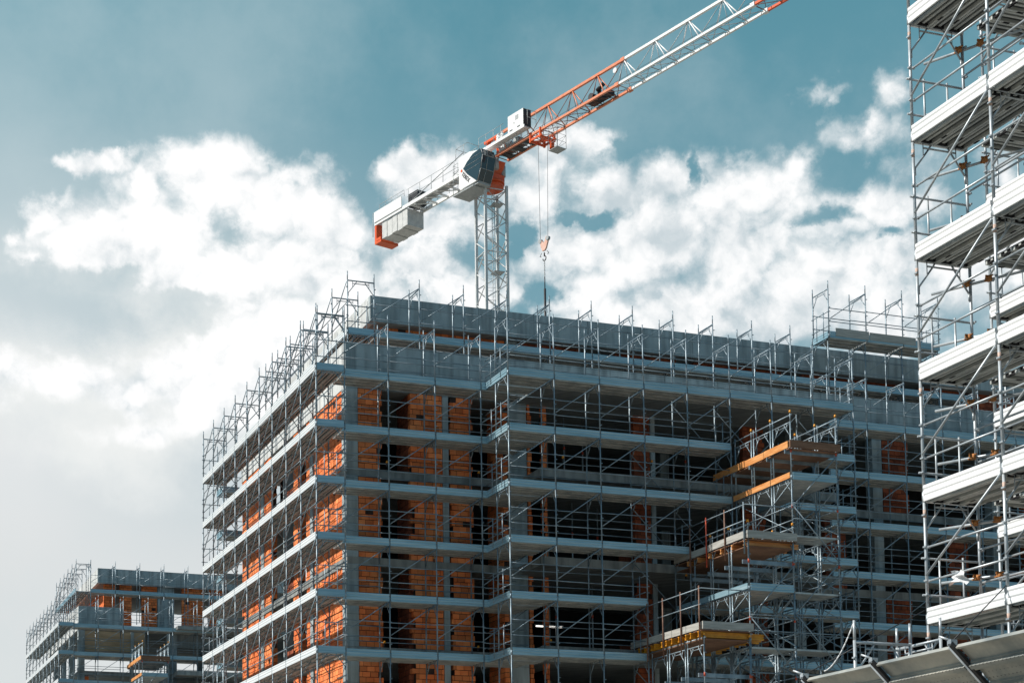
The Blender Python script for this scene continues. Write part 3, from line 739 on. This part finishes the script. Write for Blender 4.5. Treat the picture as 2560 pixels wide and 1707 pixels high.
b.tube(cl(-12.4, -.8, 35.7), cl(-9.2, -.8, 35.7), .016, 5); b.tube(cl(-12.4, -.8, 35.45), cl(-9.2, -.8, 35.45), .013, 5)
cpart(b, 'handrail', GPAINT); b = MB()
for n in (-.8, .8): b.tube(cl(-13.25, n, 33.4), cl(-13.25, n, 35.3), .025, 5)
b.tube(cl(-13.25, -.8, 35.3), cl(-13.25, .8, 35.3), .025, 5)
cpart(b, 'handrail', GPAINT)
b = MB(); sbox(b, -12.95, -.93, 34.42, -9.4, -.88, 35.25); cpart(b, 'ballast_screen', WPAINT)
b = MB(); sbox(b, -9.3, -.3, 34.45, -8.2, .55, 35.5); cpart(b, 'frequency_cabinet', BLACK)
for i in range(5):
    s = -12.1+i*.655; dz = .0 if i % 2 else .05
    b = MB(); sbox(b, s+.025, -.78+(.02 if i%2 else 0), 32.82+dz, s+.63, .78, 34.16); cpart(b, 'counterweight', CWC)
b = MB(); sbox(b, -12.98, -.84, 32.7, -12.16, .84, 32.9); sbox(b, -12.98, -.84, 32.9, -12.75, .84, 34.3); sbox(b, -12.74, -.86, 32.9, -12.2, -.80, 33.1); cpart(b, 'end_guard_plate', OPAINT)
b = MB(); sbox(b, -13.0, -.6, 33.0, -12.985, .5, 33.9); sg = cpart(b, 'notice_plate', WPAINT)
# operator cab
b = MB(); z0, z1 = 32.25, 34.62
side = [(-1.05, z0+.25), (-1.05, z1), (.1, z1+.05), (1.35, 34.35), (1.5, 33.9), (1.3, 33.0), (.95, z0), (-.6, z0)]
CN0, CN1 = -2.12, -.88
b.prism([(p, q) for p, q in side], lambda p, q, t: cl(p, t, q), CN0+.02, CN1)
cabb = cpart(b, 'operator_cab', WPAINT)
g = [(1.36, 34.42), (.55, 34.35), (-.1, 34.0), (-.55, 33.65), (-.1, 33.1), (.95, 32.22), (1.33, 33.0), (1.54, 33.9)]
b = MB(); b.prism(g, lambda p, q, t: cl(p, t, q), CN0-.01, CN0+.018); cpart(b, 'side_window', GLASS, cabb)
b = MB(); fr = [(1.36, 34.4), (1.54, 33.9), (1.33, 33.0), (.97, 32.22)]
for (p, q) in zip(fr, fr[1:]):
    o = .03
    b.hexa([cl(p[0]+.005, CN0+.03, p[1]), cl(p[0]+.005, CN1-.02, p[1]), cl(p[0]+.03, CN1-.02, p[1]), cl(p[0]+.03, CN0+.03, p[1]),
            cl(q[0]+.005, CN0+.03, q[1]), cl(q[0]+.005, CN1-.02, q[1]), cl(q[0]+.03, CN1-.02, q[1]), cl(q[0]+.03, CN0+.03, q[1])])
cpart(b, 'windscreen', GLASS, cabb)
b = MB()
for (p) in fr: b.tube(cl(p[0]+.04, CN0+.02, p[1]), cl(p[0]+.04, CN1-.01, p[1]), .022, 5)
for n in (CN0+.02, (CN0+CN1)/2-.1, CN1-.02): b.path([cl(p[0]+.045, n, p[1]) for p in fr], .022, 5)
for t in (33.7, 33.35, 34.05): b.tube(cl(-.4 if t < 34 else 0, CN0-.02, t), cl(1.4, CN0-.02, t+.02), .012, 4)
cpart(b, 'window_bars', GPAINT, cabb)
b = MB(); sbox(b, -1.7, -2.15, 32.0, .6, -.6, 32.08); sbox(b, -.3, -2.0, 32.09, 1.0, -.9, 32.2); cpart(b, 'cab_floor', GPAINT, cabb)
b = MB()
for q in ((-1.7,-2.1), (-1.7,-1.2), (-1.1,-2.15)): b.tube(cl(q[0], q[1], 32.05), cl(q[0], q[1], 34.3), .02, 5)
for z in (32.6, 33.2, 33.8, 34.3): b.tube(cl(-1.7, -2.1, z), cl(-1.1, -2.15, z), .016, 5); b.tube(cl(-1.7,-2.1,z), cl(-1.7,-1.2,z), .016, 5)
for s in (-1.5, -.6): b.tube(cl(s, -2.0, z1), cl(s, -2.0, 35.5), .02, 5)
b.path([cl(-1.5,-2.0,35.5), cl(-.2,-2.0,35.5), cl(-.2,-.9,35.5), cl(-1.5,-.9,35.5), cl(-1.5,-2.0,35.5)], .018, 5)
cpart(b, 'cab_railing', GPAINT, cabb)
def lettering(txt, size, M, m, parent, name='lettering', ext=.01):
    cu = bpy.data.curves.new('lettering', 'FONT'); cu.body = txt; cu.size = size; cu.extrude = ext; cu.offset = .004
    o = bpy.data.objects.new('lettering_tmp', cu); COL.objects.link(o)
    bpy.context.view_layer.update()
    me = bpy.data.meshes.new_from_object(o.evaluated_get(bpy.context.evaluated_depsgraph_get()))
    bpy.data.objects.remove(o); bpy.data.curves.remove(cu)
    me.transform(M); me.materials.clear(); me.materials.append(m)
    return link(name, me, parent)
def frame_m(org, ux, uy):
    ux = Vector(ux).normalized(); uy = Vector(uy).normalized(); n = ux.cross(uy)
    return Matrix(((ux.x, uy.x, n.x, org[0]), (ux.y, uy.y, n.y, org[1]), (ux.z, uy.z, n.z, org[2]), (0, 0, 0, 1)))
tdir = CD*.70 + Vector((0, 0, -.72)); tup = CD*.72 + Vector((0, 0, .70))
lettering('TEREX', .40, frame_m(cl(-.78, CN0+.008, 33.28), tdir, tup), BLACK, cabb)
b = MB(); b.tube(cl(-.74, CN0+.0, 33.58), cl(-.74, CN0+.018, 33.58), .10, 16); cpart(b, 'round_emblem', OPAINT, cabb)

# hook block and load
HX = cl(5.52, 0, 26.5)
hk = thing('hook_block', 'orange two wheel crane hook block hanging over the roof', 'crane hook', (CM.x+HX[0], CM.y+HX[1], 26.5))
def hl(s, n, z): q = CD*s+CN*n; return (q.x, q.y, z)
b = MB()
poly = [(-.48, .42), (-.26, .42), (-.05, .12), (.12, .2), (.30, .62), (.50, .60), (.52, .1), (.30, -.42), (.1, -.62), (-.2, -.6), (-.42, -.1)]
b.prism(poly, lambda p, q, t: hl(p*.75, t, q*.75), -.06, .06); build(b, 'cheek_plate', mat('faded_orange_paint', (.72, .40, .30), (.82, .55, .45), .5), hk)
b = MB()
for s in (-.36, .38): b.tube(hl(s, -.09, .3), hl(s, .09, .3), .15, 14)
build(b, 'sheave', GPAINT, hk)
b = MB(); b.tube(hl(0,0,-.6), hl(0,0,-.85), .05, 8)
pts = [hl(.16*math.sin(t), 0, -1.0+.16*math.cos(t)) for t in [k*math.pi/6 for k in range(0, 10)]]; b.path(pts, .035, 8); build(b, 'hook', BLACK, hk)
b = MB()
for s in (-.45, .45): b.path([hl(s*.6, 0, -.55), hl(s, 0, -.75), hl(s*.7, 0, -.8)], .02, 6)
build(b, 'guard_loop', BLACK, hk)
b = MB(); z = 0
for i in range(9):
    b.path([(.03 if i % 2 else 0, 0 if i % 2 else .03, -i*.13), (.03 if i % 2 else 0, 0 if i % 2 else .03, -i*.13-.14), (-.03 if i % 2 else 0, 0 if i % 2 else -.03, -i*.13-.14), (-.03 if i % 2 else 0, 0 if i % 2 else -.03, -i*.13), (.03 if i % 2 else 0, 0 if i % 2 else .03, -i*.13)], .014, 5)
sl = thing('lifting_sling', 'dark chain sling with a long steel rod hanging below the crane hook', 'lifting chain', (CM.x+HX[0], CM.y+HX[1], 25.35))
build(b, 'chain', GPAINT, sl)
build(MB().tube((0,0,-1.15), (0,0,-2.0), .035, 6).tube((0,0,-2.0), (0,0,-7.5), .085, 8), 'rod', BLACK, sl)

for i, (x, y, zf, hh) in enumerate([(3.55, 4.2, -2.93, 3.0), (10.9, 2.6, -2.93, 3.0), (11.9, 3.0, -2.93, 3.0), (16.4, 2.9, -2.93, 3.0), (3.9, 4.6, -6.2, 2.95), (11.3, 2.8, -6.2, 2.95), (12.6, 3.2, -6.2, 2.95), (10.6, 2.9, -9.47, 2.95), (11.9, 2.4, -9.47, 2.95), (3.6, 4.0, -9.47, 2.95)]):
    pr = thing('steel_prop', 'slim steel prop holding up a concrete floor inside the dark storeys', 'steel prop', (x, y, zf+.002), 0, 'steel props inside the building')
    build(MB().tube((0,0,.01), (0,0,1.7), .03, 8), 'outer_tube', STEEL_N, pr); build(MB().tube((0,0,1.7), (0,0,hh-.05), .022, 8), 'inner_tube', STEEL, pr)
    build(MB().box(-.07,-.07,0,.07,.07,.01), 'foot_plate', STEEL, pr); build(MB().tube((0,0,1.62), (0,0,1.74), .042, 8), 'collar', REDP, pr)
# fluorescent lamp inside the dark storey
b = MB().tube((-.55, 0, 0), (.55, 0, 0), .024, 10)
lamp = thing('tube_lamp', 'lit white fluorescent tube in the dark storey below the balconies', 'lamp', LAMP_POS if False else (10.35, 3.0, -8.15), 0)
build(b, 'tube', TUBE, lamp); build(MB().box(-.6, -.03, .03, .6, .03, .07), 'lamp_body', GPAINT, lamp)

# ------------------------------------------------------------------ ground
g = MB(); g.v = [(-1500,-1500,0),(1500,-1500,0),(1500,1500,0),(-1500,1500,0)]; g.f = [[0,1,2,3]]; g.m = [0]; g.sm = [False]
gr = build(g, 'ground', GROUND, None, (0, 0, GZ)); gr['kind'] = 'structure'

# ------------------------------------------------------------------ sky, sun
SUN_EL, SUN_AZ = math.radians(45), math.radians(-78)      # azimuth from +Y towards +X; the sun stands to the left
CLOUDS = [(10.48,25.03,1.33,.47,1),(9.39,24.91,.93,.24,.8),(8.47,23.11,.93,.54,.9),(9.25,22.46,1.4,.68,.95),(10.03,22.09,1.25,.69,1),(11.89,24.21,1.73,.74,1),(14.26,24.82,1.9,1.2,1.1),(16.47,23.9,2.38,1.35,1.1),(18.69,23.08,1.74,1.1,1.1),(12.21,22.86,3.15,1.23,1.15),(13.47,21.51,2.52,.97,1),(15.52,21.82,3.48,1.25,1.1),(17.73,21.55,2.37,1.12,1.05),(19.62,20.41,2.83,1.13,1.1),(16.15,19.85,3.15,1.56,1.1),(14.26,18.1,2.67,1.58,1.1),(11.45,18.04,2.34,.79,.95),(8.82,18.23,2.01,.71,.95),(7.29,18.3,1.37,.99,.95),(15.51,17.1,3.14,.87,.9),(12.23,16.61,2.34,.51,.7),(21.71,24.79,1.26,.74,1),(23.13,24.74,1.41,1.07,1.05),(22.64,23.13,1.88,.82,.9),(22.15,21.76,1.57,.76,.95),(23.4,20.88,2.34,.84,1),(26.58,24.97,1.24,.79,1.05),(27.83,25.29,.77,.46,.9),(26.1,23.93,1.39,.81,1),(29.03,23.73,1.52,.8,1.05),(30.85,23.85,1.65,.93,1.1),(33.24,23.49,1.61,.92,1.05),(34.7,23.33,1.3,.92,1.05),(27.61,22.2,2.14,.82,1.05),(30.21,22.15,2.99,1.62,1.15),(33.19,21.62,2.62,1.61,1.15),(35.78,20.53,1.9,1.2,1.1),(27.59,20.68,1.53,1.11,1),(31.06,19.88,3.68,1.11,1.1),(34.59,19.43,2.85,.82,1),(37.41,22.47,1.8,.75,1),(38.9,22.4,1.3,.6,.9),(36.79,20.96,1.7,.8,1),(38.19,20.52,1.7,1.0,1),(37.45,19.26,2.4,1.2,1.05),(37.63,24.78,1.05,.44,.72),(38.36,25.75,.63,.37,.6),(36.09,25.94,.72,.28,.55),(39.26,23.52,.82,1.02,.5),(41.7,23.14,.66,1.13,.5),(40.92,20.16,2.2,1.3,1),(7.25,22.42,.61,.27,.6),(8.02,21.99,.77,.27,.6)]
w = bpy.data.worlds.new('World'); sc.world = w; w.use_nodes = True
nt = w.node_tree; L = nt.links
for n in list(nt.nodes): nt.nodes.remove(n)
out = N(nt, 'ShaderNodeOutputWorld'); bg = N(nt, 'ShaderNodeBackground'); L.new(bg.outputs[0], out.inputs[0]); bg.inputs['Strength'].default_value = .1
sky = N(nt, 'ShaderNodeTexSky'); sky.sky_type = 'NISHITA'; sky.sun_disc = False; sky.sun_elevation = SUN_EL; sky.sun_rotation = SUN_AZ; sky.air_density = 1.0; sky.dust_density = .6; sky.ozone_density = 1.5
tc = N(nt, 'ShaderNodeTexCoord')
def math_(op, a, b=None, c=None, clamp=False):
    n = N(nt, 'ShaderNodeMath', operation=op); n.use_clamp = clamp
    for i, v in enumerate((a, b, c)):
        if v is None: continue
        if isinstance(v, (int, float)): n.inputs[i].default_value = v
        else: L.new(v, n.inputs[i])
    return n.outputs[0]
def noise(vec, scale, detail, rough=.55, dist=0):
    n = N(nt, 'ShaderNodeTexNoise'); n.inputs['Scale'].default_value = scale; n.inputs['Detail'].default_value = detail; n.inputs['Roughness'].default_value = rough; n.inputs['Distortion'].default_value = dist
    L.new(vec, n.inputs['Vector']); return n
def ramp(v, a, b, smooth=True):
    n = N(nt, 'ShaderNodeMapRange'); n.interpolation_type = 'SMOOTHSTEP' if smooth else 'LINEAR'; L.new(v, n.inputs['Value'])
    n.inputs['From Min'].default_value = a; n.inputs['From Max'].default_value = b; return n.outputs[0]
def mixc(f, a, b):
    n = N(nt, 'ShaderNodeMix'); n.data_type = 'RGBA'
    for sock, v in ((n.inputs['Factor'], f), (n.inputs['A'], a), (n.inputs['B'], b)):
        if isinstance(v, (int, float)): sock.default_value = v
        elif isinstance(v, tuple): sock.default_value = (*v, 1)
        else: L.new(v, sock)
    return n.outputs['Result']
dirv = tc.outputs['Generated']
sep = N(nt, 'ShaderNodeSeparateXYZ'); L.new(dirv, sep.inputs[0])
az = math_('MULTIPLY', math_('ARCTAN2', sep.outputs['X'], sep.outputs['Y']), 57.2958)
el = math_('MULTIPLY', math_('ARCSINE', sep.outputs['Z']), 57.2958)
# warp the angles so that cloud outlines billow
wn = noise(dirv, 22, 7, .6); wsub = N(nt, 'ShaderNodeVectorMath', operation='SUBTRACT'); L.new(wn.outputs['Color'], wsub.inputs[0]); wsub.inputs[1].default_value = (.5, .5, .5)
wsep = N(nt, 'ShaderNodeSeparateXYZ'); L.new(wsub.outputs[0], wsep.inputs[0])
azw = math_('MULTIPLY_ADD', wsep.outputs['X'], 3.4, az); elw = math_('MULTIPLY_ADD', wsep.outputs['Y'], 2.6, el)
cmb = N(nt, 'ShaderNodeCombineXYZ'); L.new(azw, cmb.inputs[0]); L.new(elw, cmb.inputs[1])
field = None
for (a, e, ra, re, wt) in CLOUDS:
    mp = N(nt, 'ShaderNodeVectorMath', operation='MULTIPLY_ADD'); L.new(cmb.outputs[0], mp.inputs[0])
    q = 1.32 if a < 25 else 1.5; ra *= q; re *= q
    mp.inputs[1].default_value = (1/ra, 1/re, 0); mp.inputs[2].default_value = (-a/ra, -e/re, 0)
    ln = N(nt, 'ShaderNodeVectorMath', operation='LENGTH'); L.new(mp.outputs[0], ln.inputs[0])
    v = math_('MULTIPLY_ADD', ln.outputs['Value'], -wt, wt)            # wt * (1 - d)
    field = v if field is None else math_('SMOOTH_MAX', field, v, .25)
for (a, e, ra, re) in [(15.13,23.04,.79,.69),(13.91,20.28,1.89,.48),(10.66,21.42,1.09,.35),(11.44,20.32,2.35,.7),(28.09,23.17,.92,.2),(25.77,23.01,.37,.35),(31.97,24.15,.18,.59),(35.96,22.39,.64,.24),(28.75,25.15,.69,.29),(26.26,20.91,.53,.36),(25.62,22.32,.28,.47),(37.89,21.56,.42,.2)]:
    mp = N(nt, 'ShaderNodeVectorMath', operation='MULTIPLY_ADD'); L.new(cmb.outputs[0], mp.inputs[0]); ra *= 1.5; re *= 1.5
    mp.inputs[1].default_value = (1/ra, 1/re, 0); mp.inputs[2].default_value = (-a/ra, -e/re, 0)
    ln = N(nt, 'ShaderNodeVectorMath', operation='LENGTH'); L.new(mp.outputs[0], ln.inputs[0])
    v = math_('SUBTRACT', 1, ln.outputs['Value'], clamp=True)
    field = math_('MULTIPLY_ADD', v, -.62, field)
# elsewhere in the sky: loose fields of cloud
gl = noise(dirv, 2.6, 4, .6); outside = math_('MAXIMUM', ramp(math_('ABSOLUTE', math_('SUBTRACT', az, 24.5)), 19, 24), ramp(el, 31, 36))
fine = noise(dirv, 30, 10, .62)
def billow(vec, scale):
    v = N(nt, 'ShaderNodeTexVoronoi'); v.feature = 'F1'; v.inputs['Scale'].default_value = scale
    L.new(vec, v.inputs['Vector']); return v.outputs['Distance']
wv = N(nt, 'ShaderNodeVectorMath', operation='MULTIPLY_ADD'); L.new(wsub.outputs[0], wv.inputs[0]); wv.inputs[1].default_value = (.03, .03, .03); L.new(dirv, wv.inputs[2])
def puff(vec):
    a = math_('MULTIPLY', math_('SUBTRACT', .45, billow(vec, 45)), .55); c = math_('MULTIPLY', math_('SUBTRACT', .45, billow(vec, 110)), .32)
    n = math_('MULTIPLY', math_('SUBTRACT', noise(vec, 30, 9, .62).outputs['Fac'], .5), 1.7)
    return math_('ADD', math_('ADD', a, c), n)
pf = puff(wv.outputs[0])
off = N(nt, 'ShaderNodeVectorMath', operation='ADD'); L.new(wv.outputs[0], off.inputs[0]); off.inputs[1].default_value = (-.008, .001, .011)
pf2 = puff(off.outputs[0])
relief = math_('SUBTRACT', pf, pf2)                          # > 0 on the sun side of each billow
dens = math_('ADD', field, math_('MULTIPLY', pf, .62))
soft = math_('MULTIPLY_ADD', ramp(az, 20, 30), .18, .62)
cov = N(nt, 'ShaderNodeMapRange'); cov.interpolation_type = 'SMOOTHSTEP'; L.new(dens, cov.inputs['Value']); cov.inputs['From Min'].default_value = -.04
L.new(math_('ADD', soft, -.04), cov.inputs['From Max']); cov = cov.outputs[0]
# clear sky: teal, paler towards the left and low down, over the physical sky
gx = ramp(az, 8, 25, False); gy = ramp(el, 12, 29, False)
teal_hi, teal_md, grey_lo, grey_l = (1.05, 3.05, 3.75), (1.7, 3.9, 4.6), (6.3, 6.9, 7.0), (3.3, 5.0, 5.5)
right = mixc(gy, (2.4, 4.2, 4.9), teal_hi)
left = mixc(ramp(el, 16, 26.5, False), (8.6, 8.75, 8.65), grey_l)
left = mixc(ramp(el, 25, 30, False), left, teal_md)
base = mixc(gx, left, right)
base = mixc(ramp(el, 17, 10), base, (7.9, 8.05, 7.9))
skym = N(nt, 'ShaderNodeMix'); skym.data_type = 'RGBA'; skym.inputs['Factor'].default_value = .88; L.new(sky.outputs[0], skym.inputs['A']); L.new(base, skym.inputs['B'])
# cloud body with grey bellies
sh = noise(dirv, 9, 8, .55); sh2 = noise(dirv, 26, 8, .6)
shade = math_('ADD', math_('MULTIPLY', sh.outputs['Fac'], .65), math_('MULTIPLY', sh2.outputs['Fac'], .35))
shade = math_('ADD', shade, math_('MULTIPLY', ramp(az, 20, 38, False), .10))
shade = math_('SUBTRACT', shade, math_('MULTIPLY', relief, .32))
shade = math_('ADD', shade, math_('MULTIPLY', ramp(el, 23.5, 18.5, False), math_('MULTIPLY', ramp(az, 25, 32, False), .05)))
ccol = mixc(ramp(shade, .45, .82), (10.3, 10.3, 10.3), (5.8, 6.6, 7.0))
veil = math_('MULTIPLY', ramp(noise(dirv, 5, 7, .6).outputs['Fac'], .42, .75), .35)
b1 = mixc(veil, skym.outputs['Result'], (6.0, 7.0, 7.3))
hz = math_('MULTIPLY', math_('MULTIPLY', ramp(el, 24.5, 18.5), ramp(az, 27, 12)), ramp(math_('ADD', math_('MULTIPLY', field, .35), noise(dirv, 11, 6, .6).outputs['Fac']), .05, .75))
b1 = mixc(hz, b1, (8.7, 8.9, 8.8))
L.new(mixc(cov, b1, ccol), bg.inputs['Color'])
# the rest of the sky vault: plain deep blue with loose cloud, kept simple
bg2 = N(nt, 'ShaderNodeBackground'); bg2.inputs['Strength'].default_value = .1
far_ = mixc(.85, sky.outputs[0], (.95, 2.3, 3.2))
L.new(mixc(ramp(gl.outputs['Fac'], .60, .74), far_, (8.5, 8.8, 9.0)), bg2.inputs['Color'])
mxs = N(nt, 'ShaderNodeMixShader'); L.new(outside, mxs.inputs[0]); L.new(bg.outputs[0], mxs.inputs[1]); L.new(bg2.outputs[0], mxs.inputs[2]); L.new(mxs.outputs[0], out.inputs[0])
w.cycles.sampling_method = 'MANUAL'; w.cycles.sample_map_resolution = 512

sd = Vector((math.sin(SUN_AZ)*math.cos(SUN_EL), math.cos(SUN_AZ)*math.cos(SUN_EL), math.sin(SUN_EL)))
sl_ = bpy.data.lights.new('sun', 'SUN'); sl_.energy = 5.0; sl_.angle = math.radians(.53); sl_.color = (1, .95, .88)
so = bpy.data.objects.new('sun', sl_); COL.objects.link(so); so.rotation_euler = sd.to_track_quat('Z', 'Y').to_euler(); so.location = (-60, 10, 60)

# ------------------------------------------------------------------ camera (lens with rise and shift)
f, Px, Py, yaw, pitch, roll = 4048.01, 779.06, 1961.70, .3125, .0732, -.0041
fw = Vector((math.sin(yaw)*math.cos(pitch), math.cos(yaw)*math.cos(pitch), math.sin(pitch)))
r0 = Vector((math.cos(yaw), -math.sin(yaw), 0)); u0 = r0.cross(fw)
rt = r0*math.cos(roll)+u0*math.sin(roll); up = -r0*math.sin(roll)+u0*math.cos(roll)
cd = bpy.data.cameras.new('camera'); cam = bpy.data.objects.new('camera', cd); COL.objects.link(cam)
M = Matrix(((rt.x, up.x, -fw.x, -17.2765), (rt.y, up.y, -fw.y, -52.7751), (rt.z, up.z, -fw.z, -18.7261), (0, 0, 0, 1)))
cam.matrix_world = M
cd.sensor_width = 36; cd.lens = f/2560*36; cd.shift_x = (1280-Px)/2560; cd.shift_y = (Py-853.5)/2560
cd.clip_start = .5; cd.clip_end = 5000
sc.camera = cam
sc.view_settings.view_transform = 'Standard'; sc.view_settings.look = 'None'; sc.view_settings.exposure = 0
sc.cycles.max_bounces = 5; sc.cycles.diffuse_bounces = 2; sc.cycles.glossy_bounces = 2; sc.cycles.use_denoising = True
